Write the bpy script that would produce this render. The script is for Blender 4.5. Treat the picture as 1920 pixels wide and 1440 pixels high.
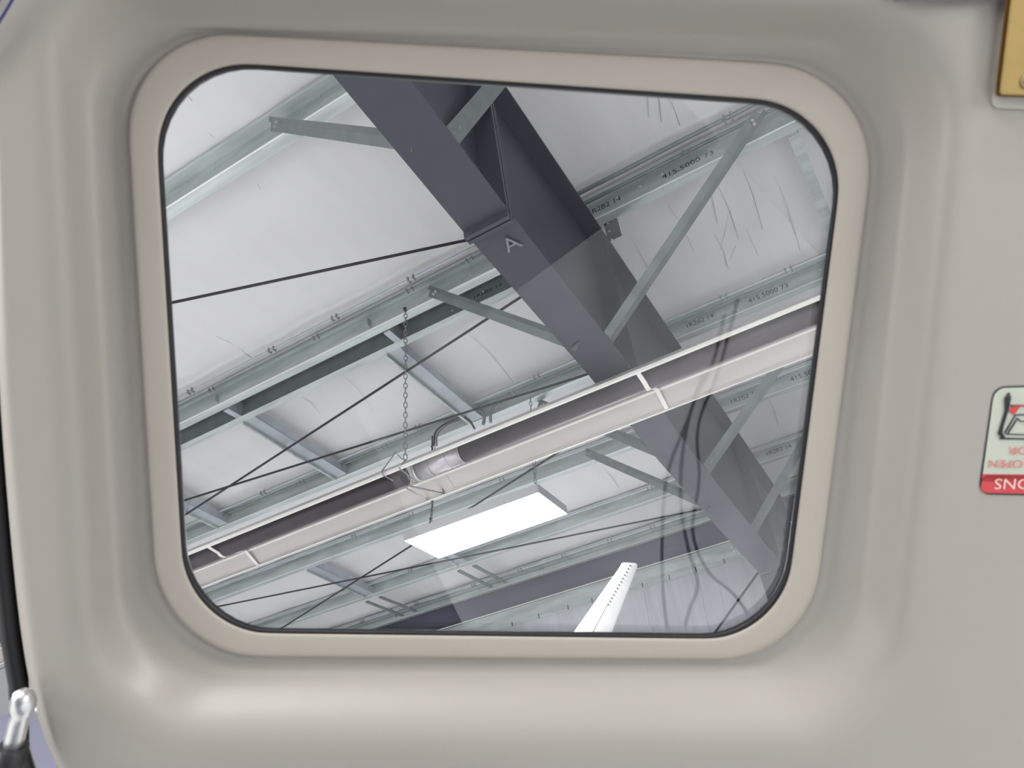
import bpy, bmesh, math, random
from mathutils import Vector, Matrix
random.seed(4)
sc = bpy.context.scene
for o in list(bpy.data.objects): bpy.data.objects.remove(o)

# ------------------------------------------------------------------ camera
F, CX, CY = 1430.0, 960.0, 720.0
VP1 = Vector((-2559.27 - CX, 2219.0 - CY, F))          # purlins run towards this point
VP2 = Vector((1916.93 - CX, 1602.44 - CY, F))          # rafters run towards this point
TH = math.radians(3)
cX = -VP1.normalized()
cD = VP2.normalized()
cD = (cD - cX * cD.dot(cX)).normalized()
cN = cX.cross(cD).normalized()
cUp = cN * math.cos(TH) + cD * math.sin(TH)
cY_ = cD * math.cos(TH) - cN * math.sin(TH)
CAM = Vector((0, 0, 1.75))
Xw = Vector((1, 0, 0)); Dw = Vector((0, math.cos(TH), math.sin(TH))); Nw = Vector((0, -math.sin(TH), math.cos(TH)))
def c2w(v): return Vector((cX.dot(v), cY_.dot(v), cUp.dot(v)))
ER, EU, EB = c2w(Vector((1, 0, 0))), c2w(Vector((0, -1, 0))), c2w(Vector((0, 0, -1)))
cam = bpy.data.objects.new('camera', bpy.data.cameras.new('camera'))
sc.collection.objects.link(cam); sc.camera = cam
m = Matrix((ER, EU, EB)).transposed().to_4x4(); m.translation = CAM
cam.matrix_world = m
cam.data.sensor_width = 36; cam.data.lens = 36 * F / 1920
cam.data.clip_start = .01; cam.data.clip_end = 200
cam.data.dof.use_dof = True; cam.data.dof.focus_distance = 7.5; cam.data.dof.aperture_fstop = 17

# ------------------------------------------------------------------ light
w = bpy.data.worlds.new('world'); sc.world = w; w.use_nodes = True
nt = w.node_tree; bg = nt.nodes['Background']
tc = nt.nodes.new('ShaderNodeTexCoord'); sp = nt.nodes.new('ShaderNodeSeparateXYZ'); rp = nt.nodes.new('ShaderNodeValToRGB')
nt.links.new(tc.outputs['Generated'], sp.inputs[0]); nt.links.new(sp.outputs['Z'], rp.inputs[0]); nt.links.new(rp.outputs[0], bg.inputs[0])
rp.color_ramp.elements[0].position = 0; rp.color_ramp.elements[0].color = (.80, .82, .86, 1)
rp.color_ramp.elements[1].position = .6; rp.color_ramp.elements[1].color = (1, 1, 1.02, 1)
bg.inputs[1].default_value = .40
vs = sc.view_settings
vs.view_transform = 'Standard'; vs.look = 'None'; vs.gamma = 1; vs.use_curve_mapping = False; vs.exposure = 0.0
sc.cycles.max_bounces = 8; sc.cycles.transparent_max_bounces = 16
sc.cycles.caustics_reflective = False; sc.cycles.caustics_refractive = False
sc.cycles.sample_clamp_indirect = 4
try: sc.cycles.use_denoising = True
except Exception: pass

def area(name, loc, target, sx, sy, power, col=(1, 1, 1)):
    l = bpy.data.lights.new(name, 'AREA'); l.shape = 'RECTANGLE'; l.size = sx; l.size_y = sy; l.energy = power; l.color = col
    o = bpy.data.objects.new(name, l); sc.collection.objects.link(o); o.location = loc
    o.rotation_euler = (Vector(target) - Vector(loc)).to_track_quat('-Z', 'Y').to_euler(); return o

for i, (x, y) in enumerate(((-9, 2), (-3, -4), (3.5, 2), (-9, -5), (4, -6), (-14, 7), (-4, 9.5))):
    area('hangar_or_fill_lamp', (x, y, 5.6), (x, y, 0), 1.6, .6, 440)
for q, sz, pw in (((-1.2, -2.3, -1.1), 1.1, 55), ((-2.6, -.7, -.7), .8, 60), ((2.3, -1.0, -.8), .8, 40)):
    area('hangar_or_fill_lamp', CAM + c2w(Vector(q)), CAM + c2w(Vector((0, 0, .45))), sz, sz, pw)  # unseen fill lamps added around the viewer to light the window liner
# ------------------------------------------------------------------ coordinates
def R(x, s, n): return CAM + Xw * x + Dw * s + Nw * n            # roof frame: along purlin, along rafter, square to roof
def RV(x, s, n): return Xw * x + Dw * s + Nw * n
def uv(px, py, n=None, x=None, s=None):
    r = Vector((px - CX, py - CY, F)); c = Vector((r.dot(cX), r.dot(cD), r.dot(cN)))
    k = n / c.z if n is not None else (x / c.x if x is not None else s / c.y)
    return c * k
NP = Vector((-.067, -.287, .956)).normalized(); DP = .45          # plane of the window panel
def PC(px, py, off=0.0):
    r = Vector((px - CX, py - CY, F)); r = r * ((DP + off) / r.dot(NP)); return CAM + c2w(r)
NPw = c2w(NP)

# ------------------------------------------------------------------ materials
def mat(name, col, rough=.5, metal=0, spec=.5, noise=0, nscale=8, bump=0, bscale=30, stretch=None, emit=0, c2=None, bdist=.01):
    M = bpy.data.materials.new(name); M.use_nodes = True; t = M.node_tree; b = t.nodes['Principled BSDF']
    b.inputs['Base Color'].default_value = (*col, 1); b.inputs['Roughness'].default_value = rough
    b.inputs['Metallic'].default_value = metal; b.inputs['Specular IOR Level'].default_value = spec
    tc = t.nodes.new('ShaderNodeTexCoord'); mp = t.nodes.new('ShaderNodeMapping')
    t.links.new(tc.outputs['Object'], mp.inputs[0])
    if stretch: mp.inputs['Scale'].default_value = stretch
    if noise or c2:
        n = t.nodes.new('ShaderNodeTexNoise'); n.inputs['Scale'].default_value = nscale; n.inputs['Detail'].default_value = 5
        t.links.new(mp.outputs[0], n.inputs['Vector'])
        r = t.nodes.new('ShaderNodeValToRGB'); t.links.new(n.outputs['Fac'], r.inputs[0])
        a = c2 if c2 else tuple(max(0, c * (1 - noise)) for c in col)
        bb = col if c2 else tuple(min(1, c * (1 + noise)) for c in col)
        r.color_ramp.elements[0].position = .35; r.color_ramp.elements[0].color = (*a, 1)
        r.color_ramp.elements[1].position = .65; r.color_ramp.elements[1].color = (*bb, 1)
        t.links.new(r.outputs[0], b.inputs['Base Color'])
    if bump:
        n = t.nodes.new('ShaderNodeTexNoise'); n.inputs['Scale'].default_value = bscale; n.inputs['Detail'].default_value = 4
        t.links.new(mp.outputs[0], n.inputs['Vector'])
        k = t.nodes.new('ShaderNodeBump'); k.inputs['Strength'].default_value = bump; k.inputs['Distance'].default_value = bdist
        t.links.new(n.outputs['Fac'], k.inputs['Height']); t.links.new(k.outputs[0], b.inputs['Normal'])
    if emit:
        b.inputs['Emission Color'].default_value = (1, 1, 1, 1); b.inputs['Emission Strength'].default_value = emit
    return M
M = {}
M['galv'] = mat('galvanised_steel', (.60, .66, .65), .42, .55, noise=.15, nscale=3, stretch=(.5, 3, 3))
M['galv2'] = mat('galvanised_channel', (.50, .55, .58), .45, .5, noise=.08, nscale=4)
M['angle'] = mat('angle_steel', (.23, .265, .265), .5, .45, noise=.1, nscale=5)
M['grey'] = mat('grey_primer', (.045, .048, .066), .5, 0, noise=.05, nscale=2)
M['rod'] = mat('dark_rod', (.035, .035, .04), .5, .3)
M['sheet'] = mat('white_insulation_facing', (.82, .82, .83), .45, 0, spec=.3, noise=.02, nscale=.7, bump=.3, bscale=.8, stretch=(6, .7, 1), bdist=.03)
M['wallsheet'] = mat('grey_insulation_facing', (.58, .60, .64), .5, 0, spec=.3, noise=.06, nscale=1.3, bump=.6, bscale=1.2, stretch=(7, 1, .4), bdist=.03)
M['darkwall'] = mat('dark_eave_band', (.085, .085, .13), .5, 0, noise=.15, nscale=1.2, stretch=(.4, 1, 3))
M['floor'] = mat('painted_concrete', (.55, .55, .54), .3, 0, noise=.05, nscale=.5)
M['hood'] = mat('aluminium_hood', (.56, .53, .51), .42, .35, noise=.03, nscale=3, stretch=(.4, 3, 3))
M['hoodlip'] = mat('bright_hood_lip', (.85, .84, .80), .4, .1)
M['tube'] = mat('heat_darkened_tube', (.06, .048, .055), .45, .3, noise=.1, nscale=4)
M['stainless'] = mat('stainless_sleeve', (.55, .53, .56), .42, .8, noise=.05, nscale=20, stretch=(1, .2, 1))
M['wire'] = mat('galvanised_wire', (.33, .33, .34), .45, .6)
M['fixt'] = mat('white_fixture_steel', (.75, .76, .78), .4)
M['mat'] = mat('pale_reflector_mat', (.52, .53, .55), .6, noise=.25, nscale=3)
M['lamp'] = mat('lit_diffuser', (1, 1, 1), .5, emit=9)
M['fin'] = mat('white_gloss_paint', (.86, .86, .87), .25)
M['ink'] = mat('black_ink', (.02, .02, .025), .6)
M['chalk'] = mat('white_chalk', (.20, .21, .24), .8)
M['bolt'] = mat('zinc_bolt', (.9, .92, .92), .35, .3)
M['liner'] = mat('beige_liner_paint', (.365, .342, .305), .38, 0, spec=.45, noise=.012, nscale=6, bump=.03, bscale=900, bdist=.001)
M['lip'] = mat('beige_frame_paint', (.44, .405, .35), .55, 0, spec=.3, bump=.03, bscale=900, bdist=.001)
M['rubber'] = mat('black_rubber', (.012, .012, .014), .5, 0)
M['brass'] = mat('gold_anodised', (.36, .25, .085), .45, .5, noise=.04, nscale=60)
M['platedk'] = mat('brown_side_shade', (.16, .085, .02), .5, .3)
M['brassdk'] = mat('screw_steel', (.28, .23, .12), .4, .7)
M['margin'] = mat('clear_backing', (.48, .46, .40), .3)
M['label'] = mat('pale_label_film', (.50, .54, .45), .45)
M['red'] = mat('red_label_ink', (.58, .045, .05), .45)
M['redtext'] = mat('red_lettering', (.72, .20, .18), .5)
M['pinktext'] = mat('pale_lettering', (.85, .60, .55), .5)
M['chrome'] = mat('chrome', (.7, .7, .7), .32, .9)
M['bluegrey'] = mat('blue_grey_skin', (.36, .36, .48), .4)
M['bluecable'] = mat('blue_cable', (.03, .03, .14), .5)
M['darkgrey'] = mat('dark_grey_plastic', (.10, .10, .13), .5)
g = bpy.data.materials.new('window_acrylic'); g.use_nodes = True; t = g.node_tree; t.nodes.remove(t.nodes['Principled BSDF'])
tr = t.nodes.new('ShaderNodeBsdfTransparent'); tr.inputs[0].default_value = (.985, .985, .99, 1)
gl = t.nodes.new('ShaderNodeBsdfGlossy'); gl.inputs['Roughness'].default_value = .01; gl.inputs[0].default_value = (1, 1, 1, 1)
fr = t.nodes.new('ShaderNodeFresnel'); fr.inputs[0].default_value = 1.48; mx = t.nodes.new('ShaderNodeMixShader')
t.links.new(fr.outputs[0], mx.inputs[0]); t.links.new(tr.outputs[0], mx.inputs[1]); t.links.new(gl.outputs[0], mx.inputs[2])
t.links.new(mx.outputs[0], t.nodes['Material Output'].inputs[0]); M['glass'] = g

# ------------------------------------------------------------------ object helpers
def obj(name, bm, mm, parent=None, smooth=False, structure=False, label=None):
    bmesh.ops.recalc_face_normals(bm, faces=bm.faces)
    me = bpy.data.meshes.new(name)
    c = Vector((0, 0, 0))
    for v in bm.verts: c += v.co
    c /= max(1, len(bm.verts))
    bmesh.ops.translate(bm, verts=bm.verts, vec=-c)
    bm.to_mesh(me); bm.free()
    mats = mm if isinstance(mm, (list, tuple)) else [mm]
    for x in mats: me.materials.append(M[x])
    if smooth:
        for p in me.polygons: p.use_smooth = True
    o = bpy.data.objects.new(name, me); sc.collection.objects.link(o)
    wl = c.copy()
    o['wl'] = tuple(wl)
    if parent:
        o.parent = parent; o.location = wl - Vector(parent['wl'])
    else: o.location = wl
    if structure: o['kind'] = 'structure'
    if label: o['label'] = label
    return o
def thing(name, label, cat, loc, group=None):
    o = bpy.data.objects.new(name, None); sc.collection.objects.link(o); o.location = loc; o.empty_display_size = .1
    o['wl'] = tuple(loc); o['label'] = label; o['category'] = cat
    if group: o['group'] = group
    return o
def tag(o, label, cat, group=None):
    o['label'] = label; o['category'] = cat
    if group: o['group'] = group
    return o
def BM(): return bmesh.new()
def box8(bm, pts, mi=0):
    v = [bm.verts.new(p) for p in pts]
    for f in ((0, 1, 2, 3), (4, 7, 6, 5), (0, 4, 5, 1), (1, 5, 6, 2), (2, 6, 7, 3), (3, 7, 4, 0)):
        fc = bm.faces.new([v[i] for i in f]); fc.material_index = mi
def rbox(bm, x0, x1, s0, s1, n0, n1, mi=0):                      # box in the roof frame
    box8(bm, [R(x0, s0, n0), R(x1, s0, n0), R(x1, s1, n0), R(x0, s1, n0), R(x0, s0, n1), R(x1, s0, n1), R(x1, s1, n1), R(x0, s1, n1)], mi)
def bar(bm, p0, p1, u, v, mi=0):                                 # box from p0 to p1, section spanned by u and v from the corner
    box8(bm, [p0, p0 + u, p0 + u + v, p0 + v, p1, p1 + u, p1 + u + v, p1 + v], mi)
def tube(bm, pts, r, seg=8, cap=True, mi=0):
    rings = []; up = None
    for i, p in enumerate(pts):
        p = Vector(p)
        d = (Vector(pts[min(i + 1, len(pts) - 1)]) - Vector(pts[max(i - 1, 0)])).normalized()
        if up is None: up = d.orthogonal().normalized()
        a = (up - d * up.dot(d)).normalized(); up = a; b = d.cross(a)
        rr = r[i] if isinstance(r, (list, tuple)) else r
        rings.append([bm.verts.new(p + a * rr * math.cos(2 * math.pi * k / seg) + b * rr * math.sin(2 * math.pi * k / seg)) for k in range(seg)])
    for i in range(len(rings) - 1):
        for k in range(seg):
            f = bm.faces.new((rings[i][k], rings[i][(k + 1) % seg], rings[i + 1][(k + 1) % seg], rings[i + 1][k])); f.smooth = True; f.material_index = mi
    if cap: bm.faces.new(rings[0][::-1]).material_index = mi; bm.faces.new(rings[-1]).material_index = mi
def extr(bm, prof, x0, x1, mi=0, closed=True):                    # closed (s,n) profile run along x
    a = [bm.verts.new(R(x0, *p)) for p in prof]; b = [bm.verts.new(R(x1, *p)) for p in prof]; k = len(prof)
    for i in range(k): bm.faces.new((a[i], a[(i + 1) % k], b[(i + 1) % k], b[i])).material_index = mi
    bm.faces.new(a[::-1]).material_index = mi; bm.faces.new(b).material_index = mi
def thick(pl, t):                                                 # open polyline -> closed thin outline
    pl = [Vector(p) for p in pl]; out = []; n = len(pl)
    for i in range(n):
        d = Vector((0, 0))
        nn = []
        if i > 0: e = (pl[i] - pl[i - 1]).normalized(); nn.append(Vector((-e.y, e.x)))
        if i < n - 1: e = (pl[i + 1] - pl[i]).normalized(); nn.append(Vector((-e.y, e.x)))
        q = nn[0] if len(nn) == 1 else (nn[0] + nn[1]).normalized() / max(.35, math.sqrt(max(.0001, (1 + nn[0].dot(nn[1])) / 2)))
        out.append(pl[i] + q * t)
    return [tuple(p) for p in pl] + [tuple(p) for p in out[::-1]]
_font = {}
def text_bm(bm, s, origin, ux, uy, size, depth=.0006):            # flat lettering laid along ux with uy up
    cu = bpy.data.curves.new('t', 'FONT'); cu.body = s; cu.size = 1;  cu.resolution_u = 3
    o = bpy.data.objects.new('t', cu); sc.collection.objects.link(o)
    bpy.context.view_layer.update()
    me = bpy.data.meshes.new_from_object(o.evaluated_get(bpy.context.evaluated_depsgraph_get()))
    wv = [v.co.copy() for v in me.vertices]; wmax = max(v.x for v in wv)
    un = ux.normalized().cross(uy.normalized())
    vv = [bm.verts.new(origin + ux * (v.x / wmax) + uy * (v.y * size) + un * depth) for v in wv]
    for p in me.polygons:
        try: bm.faces.new([vv[i] for i in p.vertices])
        except ValueError: pass
    bpy.data.objects.remove(o); bpy.data.curves.remove(cu); bpy.data.meshes.remove(me)
def copy_tree(o, delta, parent=None):
    c = o.copy(); sc.collection.objects.link(c)
    c.parent = parent
    if parent is None: c.location = o.location + delta
    for ch in o.children: copy_tree(ch, delta, c)
    return c

H, B = 5.3, 5.1                                                   # sheet height and purlin underside (square to roof)
XL, XR = -16.0, 5.0
WS = 12.2                                                         # wall plane

# ------------------------------------------------------------------ hangar shell
PUR = [(-.1, 'a'), (2.57, 'b'), (4.80, 'c'), (6.97, 'd'), (8.86, 'e'), (10.63, 'f'), (12.05, 'g')]
bm = BM()
ss = []
for i in range(len(PUR) - 1):
    a, b = PUR[i][0], PUR[i + 1][0]
    for k in range(8): ss.append((a + (b - a) * k / 8, .05 * math.sin(math.pi * k / 8)))
ss = [(-3, 0)] + ss + [(WS, 0), (WS + .3, 0)]
nx = 60; grid = []
for i in range(nx + 1):
    x = XL + (XR + 3 - XL) * i / nx
    grid.append([bm.verts.new(R(x, s, H + .01 + z + .012 * math.sin(x * 5.1 + s) * (z > .01))) for s, z in ss])
for i in range(nx):
    for j in range(len(ss) - 1):
        bm.faces.new((grid[i][j], grid[i][j + 1], grid[i + 1][j + 1], grid[i + 1][j])).smooth = True
obj('ceiling', bm, 'sheet', structure=True)
# folds in the facing, grey colour standing in for crease shade
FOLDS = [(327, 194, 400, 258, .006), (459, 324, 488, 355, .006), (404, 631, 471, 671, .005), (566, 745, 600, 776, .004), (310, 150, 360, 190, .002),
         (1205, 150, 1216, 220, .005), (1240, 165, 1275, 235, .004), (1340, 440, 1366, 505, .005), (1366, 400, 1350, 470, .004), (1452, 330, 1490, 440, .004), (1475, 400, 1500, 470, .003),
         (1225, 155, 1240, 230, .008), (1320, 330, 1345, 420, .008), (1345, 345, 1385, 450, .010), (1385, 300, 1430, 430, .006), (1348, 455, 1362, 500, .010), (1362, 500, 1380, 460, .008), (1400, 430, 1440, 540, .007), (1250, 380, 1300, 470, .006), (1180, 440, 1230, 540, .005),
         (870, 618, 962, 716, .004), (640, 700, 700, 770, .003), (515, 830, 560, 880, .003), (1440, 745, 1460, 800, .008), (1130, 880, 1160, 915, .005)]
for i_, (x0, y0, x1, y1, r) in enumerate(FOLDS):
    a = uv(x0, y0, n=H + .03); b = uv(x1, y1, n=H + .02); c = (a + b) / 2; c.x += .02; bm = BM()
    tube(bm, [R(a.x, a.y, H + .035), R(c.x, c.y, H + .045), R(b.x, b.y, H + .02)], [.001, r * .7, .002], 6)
    obj('trim_%d' % (i_ + 1), bm, 'wallsheet', structure=True)  # greyer than the ceiling sheet, so the creases are darkened by colour
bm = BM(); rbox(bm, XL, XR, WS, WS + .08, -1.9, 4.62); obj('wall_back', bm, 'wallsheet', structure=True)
bm = BM(); rbox(bm, XL, XR, WS, WS + .08, 4.63, H + .03); obj('wall_eave', bm, 'darkwall', structure=True)  # upper wall strip, coloured darker than the wall below
bm = BM(); box8(bm, [Vector((x, y, z)) for z in (-.1, 0) for x, y in ((-40, -25), (30, -25), (30, 13.5), (-40, 13.5))]); obj('floor', bm, 'floor', structure=True)

# ------------------------------------------------------------------ purlins
def purlin_prof(s, t=.006, d=0):
    return thick([(s - .10, H - .035), (s - .10, H - .002), (s, H - .002), (s, B), (s + .105, B), (s + .118, B + .03)], t)
def bolt_at(px, py, s, parent, r=.009):
    c = uv(px, py, s=s - .004)
    b = BM(); tube(b, [R(c.x, s - .001, c.z), R(c.x, s - .013, c.z)], r, 6)
    return obj('bolt', b, 'bolt', parent)
def mark(parent, s, txt, px0, py0, px1, py1, h=.075):
    a = uv(px0, py0, s=s); b = uv(px1, py1, s=s)
    b_ = BM(); nn = (a.z + b.z) / 2
    text_bm(b_, txt, R(a.x, s - .003, min(max(nn - .02, B + .028), H - .13)), Xw * (b.x - a.x), Nw * 1.0, h, .001)
    return obj('printed_marking', b_, 'ink', parent)
def conduit(x0, x1, s, n, r, label, clips=6, group=None, cat='conduit', clip_x=None):
    dk = 'angle' if ('lower' in label or 'second' in label or 'top right' in label) else 'galv2'  # darker colour on these pipes paints the shading beside the flange
    t0 = thing('conduit_pipe', label, cat, R((x0 + x1) / 2, s, n), group)
    b = BM(); tube(b, [R(x0 + (x1 - x0) * i / 10, s + .004 * math.sin(i * 2.1), n + .003 * math.sin(i * 1.3)) for i in range(11)], r, 8); obj('pipe', b, dk, t0)
    for x in (clip_x or [x0 + (x1 - x0) * (i + .5) / clips for i in range(clips)]):
        for e_ in (0, .06):
            b = BM(); rbox(b, x + e_, x + e_ + .014, s - r * 1.6, s + r * 1.6, n - r * 1.8, n + r * 1.4); obj('clip', b, 'wire', t0)
PN = {2.57: 'galvanised roof purlin nearest the top left corner of the window',
      4.80: 'galvanised roof purlin the long hanging chain is fixed to, in front of its twin with the shade-coloured web',
      6.97: 'galvanised roof purlin passing directly above the tube heater',
      8.86: 'galvanised roof purlin just beyond the tube heater',
      10.63: 'galvanised roof purlin behind the lit light panel, next to last before the wall',
      12.05: 'last galvanised roof purlin, along the top of the dark eave band'}
PUR_O = {}
for s, lab in PN.items():
    t0 = thing('roof_purlin', lab, 'purlin', R(-1.37, s, B), 'roof purlins')
    b = BM(); extr(b, purlin_prof(s), XL, XR if s != 2.57 else -1.4 + 6); obj('channel', b, 'galv', t0)
    b = BM(); extr(b, [(s - .004, B - .003), (s + .006, B - .005), (s + .006, B + .001), (s - .004, B + .006)], XL, XR if s != 2.57 else -1.4 + 6); obj('edge_glint', b, 'bolt', t0)  # bright strip paints the light caught along the bend
    PUR_O[s] = t0
t2 = thing('roof_purlin', 'second roof purlin, its web coloured dark for shade, close behind the chain purlin, ending at the rafter', 'purlin', R(-3, 5.12, B), 'roof purlins')
b = BM(); extr(b, thick([(5.12 - .02, H - .002), (5.12, H - .002), (5.12, B)], .006), XL, -1.30); obj('channel', b, 'angle', t2, label='web coloured dark for shade')  # darker steel colour paints the shade between the twin purlins
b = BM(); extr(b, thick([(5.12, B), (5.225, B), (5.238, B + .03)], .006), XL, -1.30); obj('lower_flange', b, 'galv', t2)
mark(t2, 5.12, '1R2B2 14', 885, 546, 940, 524, .06)
ce = uv(1146, 430, s=5.1); b = BM(); rbox(b, -1.23, ce.x + .08, 5.10, 5.115, ce.z - .12, ce.z + .12); obj('end_clip', b, 'grey', t2)
for px, py in ((1140, 420), (1143, 434), (1148, 450)): bolt_at(px, py, 5.095, t2)
for px, py in ((906, 547), (911, 562), (848, 583)): bolt_at(px, py, 5.12, t2, .008)
mark(PUR_O[4.80], 4.80, '1R2B2 14', 1098, 384, 1158, 352, .085)
mark(PUR_O[4.80], 4.80, '415.5000 73', 1233, 309, 1328, 263, .075)
mark(PUR_O[6.97], 6.97, '1R2B2 14', 1285, 612, 1338, 592, .085)
mark(PUR_O[6.97], 6.97, '415.5000 73', 1403, 566, 1478, 536, .085)
mark(PUR_O[8.86], 8.86, '1R2B2 14', 1363, 738, 1415, 718, .09)
mark(PUR_O[8.86], 8.86, '415.5000 73', 1474, 694, 1550, 668, .09)
mark(PUR_O[10.63], 10.63, '1R2B2 14', 1430, 836, 1478, 820, .09)
for px, py in ((1151, 343), (1154, 357), (1158, 371), (1192, 321), (1196, 336), (1200, 350), (1233, 299), (1238, 313), (1242, 327), (1276, 293), (1320, 252), (1325, 266), (1330, 281)): bolt_at(px, py, 4.8, PUR_O[4.80])
for px, py in ((879, 488), (880, 502), (881, 516)): bolt_at(px, py, 4.8, PUR_O[4.80], .008)
for px, py in ((1308, 600), (1343, 584), (1380, 568), (1455, 536), (1348, 598), (1384, 582), (1461, 550), (1538, 506)): bolt_at(px, py, 6.97, PUR_O[6.97])
for px, py in ((1386, 721), (1394, 747), (1458, 709), (1462, 722)): bolt_at(px, py, 8.86, PUR_O[8.86])
for px, py in ((1461, 847), (1492, 837)): bolt_at(px, py, 10.63, PUR_O[10.63])
for px, py in ((1187, 913), (1189, 925), (1192, 938), (1238, 895), (1241, 907)): bolt_at(px, py, 10.63, PUR_O[10.63], .016)
for px, py in ((400, 318), (604, 150), (602, 166), (600, 180), (598, 194), (528, 215)): bolt_at(px, py, 2.57, PUR_O[2.57], .006)
# tabs punched from the webs and splice blocks of the double purlin
for px, py in ((692, 595), (409, 735)):
    c = uv(px, py, s=4.79); b = BM(); rbox(b, c.x - .008, c.x + .008, 4.755, 4.80, B + .03, B + .13); obj('punched_tab', b, 'galv2', PUR_O[4.80])
for px, py in ((441, 776), (740, 632)):
    c = uv(px, py, n=B); b = BM(); rbox(b, c.x - .03, c.x + .03, 4.92, 5.12, B + .0, B + .17)
    rbox(b, c.x - .05, c.x + .03, 4.92, 5.12, B - .008, B + .0)
    tag(obj('spacer_block', b, 'galv2'), 'steel spacer block between the twin purlins, ' + ('nearest the left window edge' if px < 600 else 'just left of the hanging chain'), 'spacer block', 'twin purlin spacers')

# conduits running along the purlins
conduit(XL, -1.5, 4.53, 5.20, .016, 'upper galvanised conduit along the chain purlin, left of the rafter', clip_x=[uv(px, 0, n=5.2).x if False else xx for px, xx in ((0, -6.1), (0, -4.9), (0, -4.05), (0, -3.1))], group='conduits under the roof')
conduit(XL, -1.5, 4.64, 5.19, .013, 'lower galvanised conduit along the chain purlin, left of the rafter', clip_x=[-5.9, -4.4, -3.2, -2.5], group='conduits under the roof')
conduit(-1.5, XR, 4.53, 5.20, .020, 'galvanised conduit along the stamped purlin at the top right', clip_x=[.1, .6, 1.3], group='conduits under the roof')
conduit(-1.5, XR, 4.66, 5.19, .016, 'second galvanised conduit beside the stamped purlin at the top right', clip_x=[-.3, .9], group='conduits under the roof')
conduit(XL, XR, 6.74, 5.20, .016, 'upper conduit along the purlin above the heater', clip_x=[-7.2, -6.1, -4.6, -3.9, -2.9, -.6, .1], group='conduits under the roof')
conduit(XL, XR, 6.84, 5.19, .013, 'lower conduit along the purlin above the heater', clip_x=[-6.6, -5.2, -3.3], group='conduits under the roof')
conduit(XL, XR, 8.66, 5.20, .014, 'conduit along the purlin just beyond the heater', clip_x=[-7.2, -6.1, -4.5, -2.6], group='conduits under the roof')
conduit(XL, XR, 10.42, 5.20, .014, 'conduit along the purlin behind the light panel', clip_x=[-8.7, -7.4, -2.9], group='conduits under the roof')
conduit(XL, -1.6, 11.85, 5.21, .018, 'upper conduit above the dark eave band', clip_x=[-9.6, -8.3, -7, -6, -5.1, -4.2, -3.4], group='conduits under the roof')
conduit(XL, -1.6, 11.90, 5.13, .014, 'lower conduit above the dark eave band', clip_x=[-8.8, -6.5, -5.6, -3.8], group='conduits under the roof')

# channels crossing the bays
def cross_channel(x, s0, s1, label, wdt=.17, x2=None, mm='galv2', n=B):
    t0 = thing('bay_channel', label, 'channel', R(x, (s0 + s1) / 2, n), 'channels crossing the roof bays')
    x2 = x if x2 is None else x2
    b = BM()
    bar(b, R(x - wdt / 2, s0, n + .005), R(x2 - wdt / 2, s1, n + .005), Xw * wdt, Nw * .006)
    bar(b, R(x + wdt / 2 - .006, s0, n + .005), R(x2 + wdt / 2 - .006, s1, n + .005), Xw * .006, Nw * .12)
    obj('channel_face', b, mm, t0)
    b = BM(); bar(b, R(x - wdt / 2 - .006, s0, n - .03), R(x2 - wdt / 2 - .006, s1, n - .03), Xw * .006, Nw * .05)
    bar(b, R(x - wdt / 2 - .03, s0, n - .03), R(x2 - wdt / 2 - .03, s1, n - .03), Xw * .03, Nw * .005); obj('lip', b, 'galv', t0)
cross_channel(-3.80, 5.22, 6.95, 'roof bay channel meeting the heater near the bent conduits', x2=-3.83)
cross_channel(-5.88, 5.22, 6.95, 'roof bay channel crossing the middle of the bay at the left', x2=-5.96)
cross_channel(-7.98, 5.22, 6.95, 'roof bay channel half hidden by the left window edge', x2=-8.12)
cross_channel(-8.30, 8.97, 10.6, 'roof bay channel beyond the heater at the lower left', x2=-8.4)
cross_channel(-6.35, 8.97, 10.6, 'roof bay channel passing behind the lit light panel', x2=-6.4)
for x, l in ((-8.45, 'at the lower left'), (-6.45, 'below the light panel')):
    b = BM(); bar(b, R(x - .17, 10.75, 5.05), R(x - .17, 11.85, 5.05), Xw * .07, Nw * .02)
    tag(obj('strap', b, 'angle'), 'left one of the pair of short dark straps ' + l, 'strap', 'short dark straps')
    b = BM(); bar(b, R(x + .14, 10.75, 5.05), R(x + .14, 11.85, 5.05), Xw * .07, Nw * .02)
    tag(obj('strap', b, 'angle'), 'right one of the pair of short dark straps ' + l, 'strap', 'short dark straps')
b = BM(); a = uv(1470, 232, n=B); c = uv(1562, 450, n=B)
bar(b, R(a.x, 4.95, B + .01), R(c.x, 6.9, B + .01), Xw * .085, Nw * .008); bar(b, R(a.x + .085, 4.95, B + .01), R(c.x + .085, 6.9, B + .01), Xw * .006, Nw * .1)
tag(obj('bay_channel', b, 'galv'), 'white bay channel by the top right corner of the window', 'channel', 'channels crossing the roof bays')
b = BM(); a = uv(1452, 188, n=B + .1); bar(b, R(a.x, 3.6, B + .02), R(a.x + .03, 4.72, B + .02), Xw * .085, Nw * .008)
tag(obj('bay_channel', b, 'galv'), 'short white channel end above the stamped purlin, top right', 'channel', 'channels crossing the roof bays')

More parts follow.
